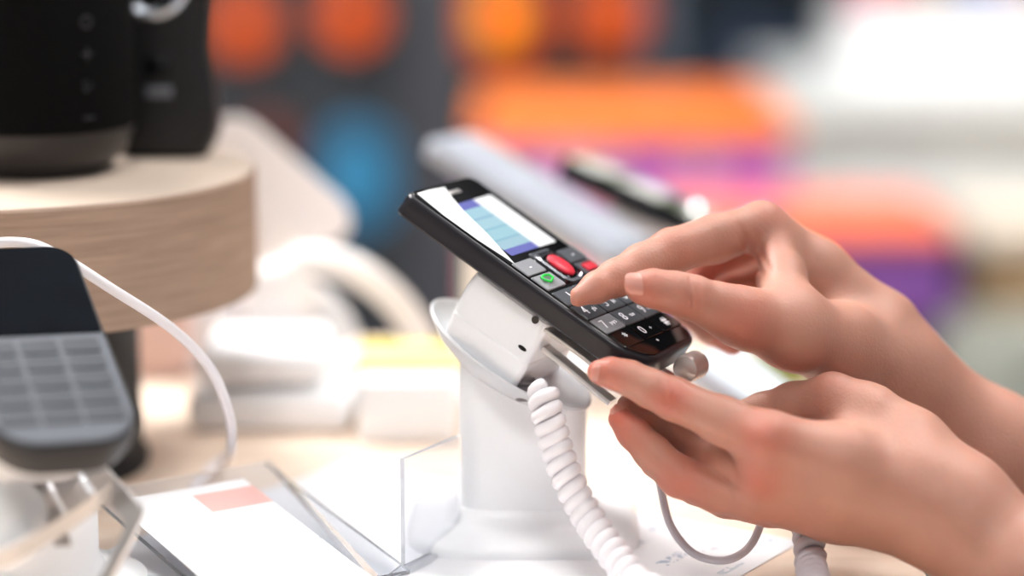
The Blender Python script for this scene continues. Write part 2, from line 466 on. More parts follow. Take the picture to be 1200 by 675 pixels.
def ring_y(name, c, R0, R1, y, m, depth=.003):
    bm = bmesh.new()
    lathe(bm, [(R1, 0), (R0, 0), (R0, depth), ((R0+R1)/2, depth*1.5), (R1, depth), (R1, 0)], 48, cap0=False, cap1=False)
    o = from_bm(name, bm, t, m); o.rotation_euler = (math.pi/2, 0, 0); o.location = (c[0], y, c[1]); return o
zc = z_at(-25, 1.12)
ring_y('driver_ring', (-.002, zc), .0185, .0135, -.0185, M_slv)
bm = bmesh.new(); lathe(bm, [(.0135, 0), (.012, .0015), (.006, .002), (.003, .004)], 32); o = from_bm('driver_cone', bm, t, M_black)
o.rotation_euler = (math.pi/2, 0, 0); o.location = (-.002, -.0188, zc)
box('port_cover', (-.0055, -.0205, z_at(90, 1.12)), (.0055, -.0185, z_at(68, 1.12)), M_black, t, .0006)
box('logo_plate', (-.0062, -.0203, z_at(114, 1.12)), (.0062, -.0186, z_at(102, 1.12)), mat('logo_grey', (120, 122, 130), .4, metal=.3), t, .0006)

# ============================================================ phone frame
o_c = Vector((-.04129, .03725, .97242)); l_c = Vector((.76608, -.55668, -.32128)); w_c = Vector((.48269, .16822, .85948))
PL, PW, PT = .1185, .0535, .0125
def frame(oc, lc, wc, Wd):
    """x along the length, y across (far side = 0, near side = -Wd), z out of the face"""
    l = d2w(lc).normalized(); wv = d2w(wc); y = (wv - l*l.dot(wv)).normalized(); z = l.cross(y)
    M = Matrix((l, y, z)).transposed().to_4x4(); M.translation = c2w(oc) + y*Wd; return M
PM = frame(o_c, l_c, w_c, PW)
def V(u, v, h=0): return PM @ Vector((u/1000, v/1000-PW, h/1000))

def phone_body(name, L, Wd, T, parent, m, rt=.006, rb=.013, inset=.0035, rfar=1, ext=0):
    bm = bmesh.new(); loops = []
    for ins, z in ((inset+.002, -T), (inset*.35, -T+.0005), (inset*.1, -T+.0014), (.0003, -T*.55), (0, -T*.25), (.0001, -.0012), (.0005, -.0004), (.0012, 0)):
        pts = rrect(ins, L-ins, -Wd+ins, -ins, [max(.001, rt-ins*.5), max(.001, rb-ins*.5), max(.001, rb*rfar-ins*.5), max(.001, rt-ins*.5)], 8)
        # swell the bottom end into a gentle arc
        q = []
        for x, y in pts:
            c = (y + Wd/2)/(Wd/2)
            if x > L*.7: x += (1-c*c)*.0035 - .0025*(1 if True else 0)
            if x < L*.3: x -= (1-c*c)*.0008 + ext*(.0020 - z*.20)
            q.append((x, y, z))
        loops.append(q)
    loft(bm, loops); return from_bm(name, bm, parent, m, angle=35)

ph = thing('keypad_phone', 'black senior keypad phone with lit screen being tapped by a finger', 'phone', M=PM)
phone_body('shell', PL+.002, PW, .0105, ph, M_char, rt=.0045, rb=.014, rfar=.45, inset=.003, ext=1)
bm = bmesh.new()
pts = rrect(-.0010, PL-.0010, -PW+.0018, -.0018, [.004, .012, .0045, .004], 8)
pts = [(x + ((1-((y+PW/2)/(PW/2))**2)*.003-.0015 if x > PL*.7 else -(1-((y+PW/2)/(PW/2))**2)*.001), y) for x, y in pts]
loft(bm, [[(x, y, -.0004) for x, y in pts], [(x, y, .00035) for x, y in pts], [(x+(.0002 if x < PL/2 else -.0002), y, .0005) for x, y in pts]])
from_bm('front_panel', bm, ph, M_black, angle=4)
# screen : one flat display, content in material
def screen_mat():
    m = bpy.data.materials.new('lcd_screen'); m.use_nodes = True
    nt = m.node_tree; b = nt.nodes['Principled BSDF']; N = nt.nodes.new; L = nt.links.new
    tc = N('ShaderNodeTexCoord'); sp = N('ShaderNodeSeparateXYZ'); L(tc.outputs['Object'], sp.inputs[0])
    def ramp(src, stops, const=True):
        mr = N('ShaderNodeMapRange'); mr.inputs['From Min'].default_value = src[1]; mr.inputs['From Max'].default_value = src[2]
        L(sp.outputs[src[0]], mr.inputs['Value']); r = N('ShaderNodeValToRGB'); L(mr.outputs['Result'], r.inputs['Fac'])
        cr = r.color_ramp; cr.interpolation = 'CONSTANT' if const else 'LINEAR'
        while len(cr.elements) < len(stops): cr.elements.new(.5)
        for e, (p, c) in zip(cr.elements, stops): e.position = p; e.color = (*lin(c), 1)
        return r
    # along length: title bar (violet), rows of pale cyan, soft-key bar (violet)
    a = ramp((0, .012, .0475), [(0, (118, 122, 205)), (.13, (178, 222, 236)), (.30, (160, 205, 226)), (.34, (182, 224, 236)), (.5, (160, 210, 226)), (.54, (176, 222, 234)), (.7, (158, 206, 222)), (.74, (178, 216, 230)), (.88, (120, 124, 205))])
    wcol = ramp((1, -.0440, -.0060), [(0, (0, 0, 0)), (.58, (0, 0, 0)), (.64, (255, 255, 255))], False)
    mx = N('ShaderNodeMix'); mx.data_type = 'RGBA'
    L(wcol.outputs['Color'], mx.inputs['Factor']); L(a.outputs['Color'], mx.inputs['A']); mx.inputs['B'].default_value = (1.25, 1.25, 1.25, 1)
    b.inputs['Base Color'].default_value = (.02, .02, .03, 1)
    b.inputs['Roughness'].default_value = .02
    L(mx.outputs['Result'], b.inputs['Emission Color']); b.inputs['Emission Strength'].default_value = .9
    return m
bm = bmesh.new()
pts = rrect(.012, .0475, -.0440, -.0060, .0008, 3)
loft(bm, [[(x, y, .0003) for x, y in pts], [(x, y, .00056) for x, y in pts]])
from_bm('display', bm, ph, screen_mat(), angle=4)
# glare band painted as a thin white strip along the near side of the glass
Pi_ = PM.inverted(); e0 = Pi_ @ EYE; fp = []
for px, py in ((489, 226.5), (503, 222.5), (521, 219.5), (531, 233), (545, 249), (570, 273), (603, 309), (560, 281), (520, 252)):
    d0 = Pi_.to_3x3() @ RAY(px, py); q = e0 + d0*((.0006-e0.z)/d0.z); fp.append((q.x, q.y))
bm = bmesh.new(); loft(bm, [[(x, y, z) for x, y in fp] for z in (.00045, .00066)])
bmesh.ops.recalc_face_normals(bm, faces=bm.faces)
o = from_bm('painted_glare', bm, ph, mat('white_glare_paint', (252, 253, 255), .25, var=.01, emit=(255, 255, 255), estr=0), angle=4)
o['label'] = 'painted white glare strip along the near edge of the screen glass'
# keys
def key(u, v, lu, wv, s='', m=M_key, sub='', r=.0007, ink=M_ink, name='key', h=.0006, rot=0):
    bm = bmesh.new(); lu, wv = lu/2000, wv/2000
    lp = []
    for ins, z in ((0, -.0002), (0, h-.0003), (.00025, h)):
        lp.append([(x, y, z) for x, y in rrect(-lu+ins, lu-ins, -wv+ins, wv-ins, r, 5)])
    loft(bm, lp)
    R90 = Matrix.Rotation(math.pi/2, 4, 'Z')   # text reads upright with the phone's top at -x
    if s: text_into(bm, s, .0066, Matrix.Translation((0, -.0034 if sub else 0, h+.00008)) @ R90, 1)
    if sub: text_into(bm, sub, .0030, Matrix.Translation((.0004, .0032, h+.00008)) @ R90, 1)
    o = from_bm(name, bm, ph, [m, ink], angle=8); o.location = (u/1000, v/1000-PW, .0005); return o
vc = [10.2, 27.3, 44.2]
key(56.2, 9.9, 8.8, 15.2, '-', M_keys); key(57, 45, 8.4, 13.2, '-', M_key); key(51.6, 27.5, 4.0, 15, '', M_key)
k = key(66.2, 9.9, 9, 15.2, '', M_keys); k['label'] = 'pale reflection-toned call key with green handset mark'
bm = bmesh.new()
tube(bm, catmull([(-.0022, .0032, 0), (-.0002, .003, 0), (.0006, .0008, 0), (.0012, -.0012, 0), (-.0004, -.0032, 0), (-.0022, -.003, 0), (-.0028, 0, 0), (-.0022, .0032, 0)], 5), .0005, 6)
o = from_bm('handset_mark', bm, k, M_green); o.location = (0, 0, .0013)
k = key(66.2, 45, 8.2, 13.2, '', M_key); k['label'] = 'end call key with red handset mark'
bm = bmesh.new(); add_box(bm, (-.0022, -.0042, .0005), (.0022, .0042, .0011), .0009, 3)
from_bm('handset_mark', bm, k, M_red)
# navigation key: chrome frame + red oval
bm = bmesh.new()
outer = rrect(-.0098, .0098, -.0082, .0082, .004, 7); inner = rrect(-.0085, .0085, -.0068, .0068, .0034, 7)
lo = [[(x, y, z) for x, y in pr] for pr, z in ((outer, 0), (outer, .0011), (inner, .0014), (inner, .0002))]
loft(bm, lo, True, True); o = from_bm('navigation_frame', bm, ph, [M_chrome]); o.location = (.0612, .0278-PW, .0004)
bm = bmesh.new(); n = 40
loft(bm, [[(.0075*s*math.cos(2*math.pi*i/n), .0058*s*math.sin(2*math.pi*i/n), z) for i in range(n)] for s, z in ((1.05, 0), (1.05, .0006))])
from_bm('navigation_bed', bm, ph, M_black).location = (.0612, .0278-PW, .0009)
bm = bmesh.new()
loft(bm, [[(.0066*s*math.cos(2*math.pi*i/n), .0046*s*math.sin(2*math.pi*i/n), z) for i in range(n)] for s, z in ((1, 0), (1, .0010), (.9, .0015), (.6, .0018))])
o = from_bm('navigation_button', bm, ph, M_red); o.location = (.0612, .0278-PW, .0012); o['label'] = 'red oval navigation button'
subs = {'2': 'abc', '3': 'def', '4': 'ghi', '5': 'jkl', '6': 'mno', '7': 'pqrs', '8': 'tuv', '9': 'wxyz', '0': '+'}
for i, row in enumerate((('1', '2', '3'), ('4', '5', '6'), ('7', '8', '9'), ('*', '0', '#'))):
    for j, s in enumerate(row):
        key([77, 86.6, 96.2, 105.8][i], vc[j], 9.1, 16.3, s, (M_black if i == 3 else M_keys if (i == 2 and j == 0) else M_key), subs.get(s, ''), r=.0007)
# earpiece, side seam, volume keys, lower logo dots
box('earpiece', (.004, -.0330, .0004), (.0062, -.0210, .0008), M_steel, ph, .0003)
bm = bmesh.new(); add_box(bm, (.045, -.0009, -.0065), (.060, .0005, -.0045), .0004)
from_bm('volume_key', bm, ph, M_blackm)
bm = bmesh.new(); lathe(bm, [(.0007, 0), (.0007, .0002)], 16); o = from_bm('microphone_hole', bm, ph, M_cordg); o.location = (.1125, -.0275, .0004)

# ============================================================ security stand under the phone
st = thing('phone_stand', 'white anti theft display stand holding the tapped keypad phone', 'stand', (0, 0, 0))
bcx = (613-600)/F*.985; bcy = .985*CP - .0
# square tube post, top cut parallel to the phone plane
bm = bmesh.new()
post_c = Vector((bcx, .985, TABLE))
nrm = PM.to_3x3() @ Vector((0, 0, 1))
cut_p = V(54, 26, -47.5)
hw, hd = .0262, .024
ro = rrect(post_c.x-hw, post_c.x+hw, post_c.y-hd, post_c.y+hd, .009, 6)
def ztop(x, y): return cut_p.z - (nrm.x*(x-cut_p.x) + nrm.y*(y-cut_p.y))/nrm.z
loops = []
for k in range(9):
    loops.append([(x, y, TABLE+.006 + (ztop(x, y)-.002-TABLE-.006)*k/8) for x, y in ro])
loft(bm, loops); from_bm('post', bm, st, M_white, angle=50)
# plinth, flared
bm = bmesh.new(); loops = []
for e, z in ((.022, 0), (.022, .0035), (.019, .0055), (.008, .0075), (.003, .010), (.0006, .015)):
    loops.append([(x, y, TABLE+z) for x, y in rrect(post_c.x-hw-e, post_c.x+hw+e, post_c.y-hd-e, post_c.y+hd+e, .009+e*.7, 6)])
loft(bm, loops); from_bm('base_plate', bm, st, M_white, angle=60)
# cradle: oval dish parallel to the phone
bm = bmesh.new(); n = 64
def ell(a, b, h, cu=60, cv=27): return [V(cu+a*math.cos(2*math.pi*i/n), cv+b*math.sin(2*math.pi*i/n), h) for i in range(n)]
loft(bm, [ell(27, 19, -52), ell(33, 22, -49.5), ell(39, 25.2, -44.5), ell(40, 25.8, -43.3), ell(39, 25, -42.6), ell(36.5, 23, -44.6), ell(30, 19, -47)])
from_bm('cradle_dish', bm, st, M_clearish, angle=60)
# puck
def puck_loops(u0, u1, v0, v1, hs):
    return [[V(x, y, h) for x, y in rrect(u0+iu, u1-iu2, v0+iv, v1-iv, r, 6)] for iu, iu2, iv, r, h in hs]
bm = bmesh.new()
U0, U1, V0, V1 = 36.5, 76.5, 5.5, 48
loft(bm, puck_loops(U0, U1, V0, V1, [(0, 0, 0, 3, -32), (0, 0, 0, 3, -31.2), (.3, .2, .0, 3, -20), (1.5, .4, .3, 3, -13.6), (2.3, 1.2, 1.1, 2.5, -12.7)]))
from_bm('sensor_head', bm, st, M_white, angle=35)
bm = bmesh.new()
loft(bm, puck_loops(U0, U1, V0, V1, [(5, 3, 3, 3, -49), (1.2, .8, .6, 3, -44), (.2, .0, 0, 3, -33.2), (.5, .5, .5, 3, -32.5), (.5, .5, .5, 3, -32)]))
from_bm('lower_housing', bm, st, M_white, angle=35)
def vdisc(name, u, h, r, m, v=5.35, su=1.0, sh=1.0, d=.5):
    bm = bmesh.new(); n = 20
    loft(bm, [[V(u+r*su*math.cos(2*math.pi*i/n), vv, h+r*sh*math.sin(2*math.pi*i/n)) for i in range(n)] for vv in (v+d, v)])
    return from_bm(name, bm, st, m)
def place_on_side(px, py, v=5.4):
    # intersect the pixel ray with the puck's side plane to get (u,h)
    r = RAY(px, py); Mi = PM.inverted(); e = Mi @ EYE; d = Mi.to_3x3() @ r
    t_ = (v/1000-PW - e.y)/d.y; p = e + d*t_; return p.x*1000, p.z*1000
for nm, px, py, rr, su, sh in (('sensor_hole', 627, 375, 1.6, 1, 1), ('slot_hole', 612, 408, 1.8, 1.15, .5)):
    u, h = place_on_side(px, py)
    vdisc(nm, u, h, rr, M_black, su=su, sh=sh)
# end face connector + strain relief
M_plug = mat('grey_plug', (104, 98, 100), .35, metal=.3, var=.2, scale=400)
bm = bmesh.new()
pa = V(U1-1, 13, -41); pb = V(U1+4.5, 11, -49)
path = [pa.lerp(pb, k/10) for k in range(11)]
tube(bm, path, [.0042 if k % 2 else .0035 for k in range(11)], 16)
from_bm('cord_socket', bm, st, M_plug)
# metal clamp arm below the phone
def strip(name, pts, wd, th, m, wdir=None, parent=st, cyc=8):
    """flat bar following pts ; wdir=width direction"""
    path = catmull(pts, cyc) if len(pts) > 2 else [Vector(p) for p in pts]
    wv = (PM.to_3x3() @ Vector((0, 1, 0))) if wdir is None else wdir.normalized()
    T, _ = frames(path); bm = bmesh.new(); loops = []
    for p, t_ in zip(path, T):
        nn = t_.cross(wv).normalized(); a = wv*wd/2; b = nn*th/2
        loops.append([p-a-b*.6, p-a*.94-b, p+a*.94-b, p+a-b*.6, p+a+b*.6, p+a*.94+b, p-a*.94+b, p-a+b*.6])
    loft(bm, loops); return from_bm(name, bm, parent, m, angle=30)
strip('clamp_arm', [V(74, 11, -16), V(92, 11, -16), V(110, 11, -16.5), V(124, 11, -15), V(129, 11, -10), V(129.5, 11, -5)], .009, .0018, M_steel)
strip('clamp_arm', [V(74, 40, -16), V(92, 40, -16), V(110, 40, -16.5), V(124, 40, -15), V(129, 40, -10), V(129.5, 40, -4)], .009, .0018, M_steel)
bm = bmesh.new()
pth = [V(127.6, 27+k*1.3, -4.0) for k in range(12)]
tube(bm, pth, [.0030, .0052] + [.0058 if k % 2 else .0054 for k in range(8)] + [.0052, .0030], 20)
from_bm('grip_roller', bm, st, mat('roller_grey', (200, 186, 180), .3, metal=.5))
strip('support_rail', [V(76, 15, -26), V(95, 15, -27), V(112, 15, -28)], .006, .0022, M_steel)

# coil cords
t0 = W(636, 462, .945)
path = catmull([W(634, 452, .945), W(641, 482, .942), W(651, 520, .942), W(664, 558, .94), W(684, 598, .938), W(712, 640, .93), W(752, 690, .915), W(800, 735, .90)], 16)
for p in path: p.z = max(p.z, TABLE+.0095)
bm = bmesh.new(); tube(bm, coil_path(path, .0041, .0052), .0027, 12)
o = from_bm('coiled_cord', bm, None, M_cord); tag(o, 'white coiled security cord running down from the phone stand', 'cord')
path = catmull([W(930, 540, .985), W(940, 585, .97), W(948, 635, .95), W(952, 690, .935), W(958, 770, .91)], 16)
for p in path: p.z = max(p.z, TABLE+.0085)
bm = bmesh.new(); tube(bm, coil_path(path, .0038, .0060), .0028, 12)
o = from_bm('coiled_cord', bm, None, M_cordg); tag(o, 'coiled cord hanging out below the lower hand', 'cord')
path = catmull([W(765, 480, .98), W(770, 540, .975), W(776, 580, .972), W(787, 618, .97), W(812, 648, .965), W(846, 657, .96), (W(874, 645, .96)), W(890, 618, .962), W(893, 590, .967), W(900, 540, .975)], 12)
bm = bmesh.new(); tube(bm, path, .00165, 12)
o = from_bm('charging_cable', bm, None, M_cordg); tag(o, 'thin pale cable looping below the fingers of the lower hand', 'cable')

# ============================================================ papers / acrylic holders
def quad_plate(name, pts, th, m, parent=None, sub=1):
    P = [Vector(p) for p in pts]; n = (P[1]-P[0]).cross(P[3]-P[0]).normalized()
    if n.z < 0: n = -n
    bm = bmesh.new(); loft(bm, [[p for p in P], [p+n*th for p in P]])
    bmesh.ops.recalc_face_normals(bm, faces=bm.faces); return from_bm(name, bm, parent, m)
def paper_mat(name, blocks, ux, uy, base=(244, 244, 247)):
    """flat sheet with printed blocks; object coords normalised by ux, uy (m)"""
    m = bpy.data.materials.new(name); m.use_nodes = True
    nt = m.node_tree; b = nt.nodes['Principled BSDF']; N = nt.nodes.new; L = nt.links.new
    tc = N('ShaderNodeTexCoord'); sp = N('ShaderNodeSeparateXYZ'); L(tc.outputs['Object'], sp.inputs[0])
    prev = None
    def M(op, a, bb):
        x = N('ShaderNodeMath'); x.operation = op
        for i, q in enumerate((a, bb)):
            if isinstance(q, (int, float)): x.inputs[i].default_value = q
            else: L(q, x.inputs[i])
        return x.outputs[0]
    ns = N('ShaderNodeTexNoise'); ns.inputs['Scale'].default_value = 260; ns.inputs['Detail'].default_value = 2
    L(tc.outputs['Object'], ns.inputs['Vector'])
    col = None
    for (x0, x1, y0, y1, c, solid_) in blocks:
        f = M('MULTIPLY', M('MULTIPLY', M('GREATER_THAN', sp.outputs[0], x0*ux), M('LESS_THAN', sp.outputs[0], x1*ux)),
              M('MULTIPLY', M('GREATER_THAN', sp.outputs[1], y0*uy), M('LESS_THAN', sp.outputs[1], y1*uy)))
        if not solid_: f = M('MULTIPLY', f, M('GREATER_THAN', ns.outputs['Fac'], .5))
        mx = N('ShaderNodeMix'); mx.data_type = 'RGBA'; L(f, mx.inputs['Factor'])
        if col is None: mx.inputs['A'].default_value = (*lin(base), 1)
        else: L(col, mx.inputs['A'])
        mx.inputs['B'].default_value = (*lin(c), 1); col = mx.outputs['Result']
    L(col, b.inputs['Base Color']); b.inputs['Roughness'].default_value = .7
    return m
def sheet(name, origin, ex, ey, ux, uy, th, m, parent=None, curl=0):
    ex = ex.normalized(); n = ex.cross(ey).normalized(); ey = n.cross(ex)
    Mx = Matrix((ex, ey, n)).transposed().to_4x4(); Mx.translation = origin
    bm = bmesh.new(); nx, ny = 12, 8
    g = [[[bm.verts.new((ux*i/nx, uy*j/ny, z + curl*math.sin(math.pi*i/nx)**2)) for j in range(ny+1)] for i in range(nx+1)] for z in (0, th)]
    for k in (0, 1):
        for i in range(nx):
            for j in range(ny):
                q = (g[k][i][j], g[k][i+1][j], g[k][i+1][j+1], g[k][i][j+1]); bm.faces.new(q if k else q[::-1])
    rim = [(i, 0) for i in range(nx)] + [(nx, j) for j in range(ny)] + [(i, ny) for i in range(nx, 0, -1)] + [(0, j) for j in range(ny, 0, -1)]
    for a, b in zip(rim, rim[1:]+rim[:1]): bm.faces.new((g[0][a[0]][a[1]], g[0][b[0]][b[1]], g[1][b[0]][b[1]], g[1][a[0]][a[1]]))
    o = from_bm(name, bm, None, m)
    o.matrix_world = Mx
    if parent:
        o.parent = parent; o.matrix_parent_inverse = parent.matrix_world.inverted()
    return o
# left: acrylic holder lying tilted with price sheet
z1 = TABLE+.022
A = G(104, 576, z1); B = G(311, 541, z1); C = G(452, 690, TABLE+.004); D_ = G(120, 740, TABLE+.004)
t = thing('price_holder', 'clear acrylic price holder lying on the table before the riser', 'sign holder', (0, 0, 0))
ex = (B-A); ey = ((D_-A)); 
o1 = sheet('acrylic_sheet', A, ex, ey, ex.length, ey.length*.93, .002, M_acr, t)
# right slanted side wing
quad_plate('side_wing', [B, G(318, 548, z1), G(452, 692, TABLE+.002), G(440, 692, TABLE+.006)], .002, M_acr, t)
M_sheet = paper_mat('price_print', [(.46, .98, .05, .17, (236, 184, 178), True), (.08, .48, .3, .33, (225, 228, 232), False), (.08, .9, .42, .46, (200, 204, 212), False),
                                   (.08, .8, .52, .56, (205, 208, 214), False), (.08, .85, .66, .7, (205, 208, 214), False)], .07, .15)
n = o1.matrix_world.to_3x3() @ Vector((0, 0, 1)); s = 1 if n.z > 0 else -1
pa = G(150, 583, z1+.001) + n*s*.003
o = sheet('price_sheet', G(131, 594, z1) + n*s*.0025, ex, ey, .060, min(.14, ey.length*.86), .0003, M_sheet); tag(o, 'white price sheet with a faded red block in the acrylic holder', 'paper')
# upright clear holder left of the stand
t = thing('sign_holder', 'upright clear acrylic card holder left of the stand base', 'sign holder', (0, 0, 0))
pL = G(470, 668); pR = G(536, 636)
for (a, b, nm) in ((pL, pR, 'front_sheet'),):
    quad_plate(nm, [a, b, b+Vector((0, 0, .046)), a+Vector((0, 0, .046))], .002, M_acr, t)
quad_plate('foot_sheet', [pL+Vector((0, -.001, .0001)), pR+Vector((0, -.001, .0001)), pR+Vector((-.01, -.03, .0001)), pL+Vector((-.01, -.03, .0001))], .002, M_acr, t)
# right info sheet
so = G(940, 634, TABLE+.0004); sx_ = (G(862, 678, TABLE)-G(936, 636, TABLE)); sy_ = Vector((-sx_.y, sx_.x, 0))
if sy_.dot(G(700, 560, TABLE)-so) < 0: sy_ = -sy_
def loc(px, py):
    q = G(px, py, TABLE)-so; return q.dot(sx_.normalized()), q.dot(sy_.normalized())
bl = []
for (px, py, a, b, c) in ((768, 619, .007, .0025, (190, 198, 212)), (812, 617, .006, .003, (176, 188, 208)), (800, 631, .008, .002, (196, 204, 216)),
                          (840, 641, .010, .0022, (204, 210, 220)), (788, 656, .009, .003, (178, 190, 208)), (856, 667, .009, .002, (206, 214, 222)), (745, 640, .012, .002, (204, 210, 220)),
                          (760, 600, .02, .002, (214, 218, 226)), (896, 636, .006, .003, (190, 200, 214))):
    x, y = loc(px, py); bl.append((x-a, x+a, y-b, y+b, c, False))
o = sheet('information_sheet', so, sx_, sy_, .20, .235, .0004, paper_mat('info_print', bl, 1, 1))
tag(o, 'white printed information sheet flat on the table under the hands', 'paper')

# ============================================================ left keypad phone
P2 = frame(Vector(((-79-600)/F*.918, (337.5-292)/F*.918, .918)), Vector((41, -68, -86)), Vector((46, 2, 20)), .0540)
M_slate2 = mat('slate_shell', (34, 35, 40), .4, var=.06)
M_slkey = mat('slate_keypad', (84, 88, 97), .5, var=.06)
M_slk = mat('slate_key', (54, 58, 67), .45, var=.08)
p2 = thing('bar_phone', 'dark grey keypad phone with blank screen on metal bracket stand', 'phone', M=P2)
bm = bmesh.new(); L2, W2 = .122, .0540
lp = []
for ins, z in ((.006, -.016), (.0025, -.0145), (.0008, -.009), (0, -.004), (.0004, -.001), (.0012, 0)):
    lp.append([(x, y, z) for x, y in rrect(ins, L2-ins, -W2+ins, -ins, [.012, .018, .018, .012], 8)])
loft(bm, lp); from_bm('shell', bm, p2, M_slate2, angle=35)
bm = bmesh.new(); pts = rrect(.0018, .0575, -W2+.0018, -.0018, [.010, .0015, .0015, .010], 8)
loft(bm, [[(x, y, -.0003) for x, y in pts], [(x, y, .0006) for x, y in pts]]); from_bm('screen', bm, p2, mat('dark_screen', (8, 12, 18), .04, var=.3, scale=60), angle=4)
bm = bmesh.new(); pts = rrect(.0585, L2-.0020, -W2+.0018, -.0018, [.0015, .0165, .0165, .0015], 8)
loft(bm, [[(x, y, -.0003) for x, y in pts], [(x, y, .0005) for x, y in pts]]); from_bm('keypad_plate', bm, p2, M_slkey, angle=4)
for i in range(5):
    for j in range(3):
        bm = bmesh.new(); hu, hv = .0042, .0070
        loft(bm, [[(x, y, z) for x, y in rrect(-hu+q, hu-q, -hv+q, hv-q, .0014, 4)] for q, z in ((0, 0), (0, .0004), (.0003, .0006))])
        o = from_bm('key', bm, p2, M_slk, angle=8); o.location = (.0655+i*.0100, -.0425+j*.0155, .0005)
def V2(u, v, h=0): return P2 @ Vector((u/1000, v/1000-.0540, h/1000))
# its stand
t = thing('phone_stand', 'white stand with steel clamp brackets under the dark grey phone', 'stand', (0, 0, 0))
w2 = P2.to_3x3() @ Vector((0, 1, 0))
bm = bmesh.new()
lp = [[V2(x, y, h) for x, y in rrect(40+a, 92-a, 8+a, 42-a, 4, 5)] for a, h in ((3, -44), (0, -40), (0, -20), (2, -16.2))]
loft(bm, lp); from_bm('sensor_head', bm, t, M_white, angle=40)
c0 = W(38, 560, .935)
bm = bmesh.new(); lathe(bm, [(.043, TABLE), (.043, TABLE+.004), (.028, TABLE+.007), (.0245, TABLE+.014), (.0245, c0.z-.003), (.022, c0.z)], 48, (c0.x, c0.y)); from_bm('post', bm, t, M_white)
X = Vector((1, 0, 0)); Z = Vector((0, 0, 1))
strip('clamp_arm', [W(96, 520, .905), W(112, 552, .89), W(142, 586, .88), W(157, 606, .877), W(148, 634, .875), W(112, 700, .87)], .0088, .0022, M_steel, X*.8+Z*.6, t)
strip('clamp_arm', [W(-40, 672, .868), W(12, 650, .868), W(62, 622, .87), W(104, 594, .875), W(128, 574, .88)], .0070, .0020, M_steel, Z, t)
strip('clamp_plate', [W(28, 508, .91), W(40, 556, .895), W(62, 600, .885), W(74, 640, .88)], .0065, .0020, M_steel, X, t)
strip('clamp_plate', [W(66, 512, .912), W(74, 556, .90), W(96, 600, .89)], .0115, .0020, M_steel, X, t)
bm = bmesh.new(); lathe(bm, [(.010, -.014), (.0155, -.011), (.0165, -.004), (.0165, .006), (.014, .011), (.009, .013)], 36)
o = from_bm('lock_knob', bm, t, M_white, angle=60); o.location = W(2, 612, .885); o.rotation_euler = (1.0, .5, 0)
# its white cable
path = catmull([W(-70, 330, .96), W(-30, 292, .955), (W(20, 284, .95)), W(62, 296, .945), W(130, 338, .95), W(200, 384, .97), W(245, 430, .985), W(267, 480, .995), W(271, 520, 1.02), G(262, 541, TABLE+.003), G(225, 575, TABLE+.003)], 14)
for p in path: p.z = max(p.z, TABLE+.003)
bm = bmesh.new(); tube(bm, path, .0021, 12)
o = from_bm('white_cable', bm, None, M_cord); tag(o, 'thick white cable arching in front of the oak riser', 'cable')

# ============================================================ blurred phones behind
def back_phone(M, L, Wd, T, shell, face, label, keys=None, nm='smartphone'):
    t = thing(nm, label, 'phone', M=M)
    phone_body('shell', L, Wd, T, t, shell, .008, .008, .002)
    bm = bmesh.new(); pts = rrect(.003, L-.006, -Wd+.003, -.003, .005, 5)
    loft(bm, [[(x, y, -.0003) for x, y in pts], [(x, y, .0007) for x, y in pts]]); from_bm('screen', bm, t, face, angle=4)
    return t

def stand_at(M, L, Wd, T, label, wpx=.024, hd=.030):
    t = thing('phone_stand', label, 'stand', (0, 0, 0))
    Q = lambda u, v, h: M @ Vector((u, v-Wd, h))
    bm = bmesh.new()
    loft(bm, [[Q(x, y, h) for x, y in rrect(L*.3+a, L*.66-a, Wd*.12+a, Wd*.88-a, .003, 5)] for a, h in ((.004, -T-hd-.002), (0, -T-hd), (0, -T-.004), (.001, -T-.0008))])
    from_bm('sensor_head', bm, t, M_white2, angle=40)
    c = Q(L*.46, Wd/2, -T-hd+.004)
    bm = bmesh.new(); h = wpx
    lp = [[(c.x+x, c.y+y, z) for x, y in rrect(-h-e, h+e, -h-e, h+e, .007, 5)] for e, z in ((.018, TABLE), (.018, TABLE+.003), (.002, TABLE+.005), (0, TABLE+.007), (0, c.z))]
    loft(bm, lp); from_bm('post', bm, t, M_white2, angle=40)
    return t
def frameD(px, py, D, lc, wc, Wd):
    return frame(Vector(((px-600)/F*D, (337.5-py)/F*D, D)), Vector(lc), Vector(wc), Wd)
M_slvph = mat('silver_phone', (176, 180, 190), .35, metal=.3)
M_face = mat('pale_grey_glass', (176, 180, 190), .18, var=.1, scale=30)
MB1 = frameD(497, 164, 1.235, (.80, -.50, -.32), (.46, .12, .86), .056)
back_phone(MB1, .122, .056, .009, M_slvph, M_face, 'silver smartphone on white stand right behind the tapped phone')
stand_at(MB1, .122, .056, .009, 'white stand behind the main stand, carrying the silver phone')
M_patt = mat('speckled_green_white', (166, 174, 150), .3, var=.95, scale=55)
cr_ = [n for n in M_patt.node_tree.nodes if n.type == 'VALTORGB'][0].color_ramp
cr_.elements[0].position = .40; cr_.elements[0].color = (*lin((62, 72, 48)), 1)
cr_.elements[1].position = .58; cr_.elements[1].color = (*lin((238, 236, 232)), 1)
e_ = cr_.elements.new(.48); e_.color = (*lin((128, 138, 104)), 1)
nt_ = M_patt.node_tree; nz_ = [n for n in nt_.nodes if n.type == 'TEX_NOISE'][0]; nz_.inputs['Detail'].default_value = 1; nz_.inputs['Scale'].default_value = 1
mp_ = nt_.nodes.new('ShaderNodeMapping'); mp_.inputs['Scale'].default_value = (75, 12, 12)
nt_.links.new([n for n in nt_.nodes if n.type == 'TEX_COORD'][0].outputs['Object'], mp_.inputs['Vector']); nt_.links.new(mp_.outputs['Vector'], nz_.inputs['Vector'])
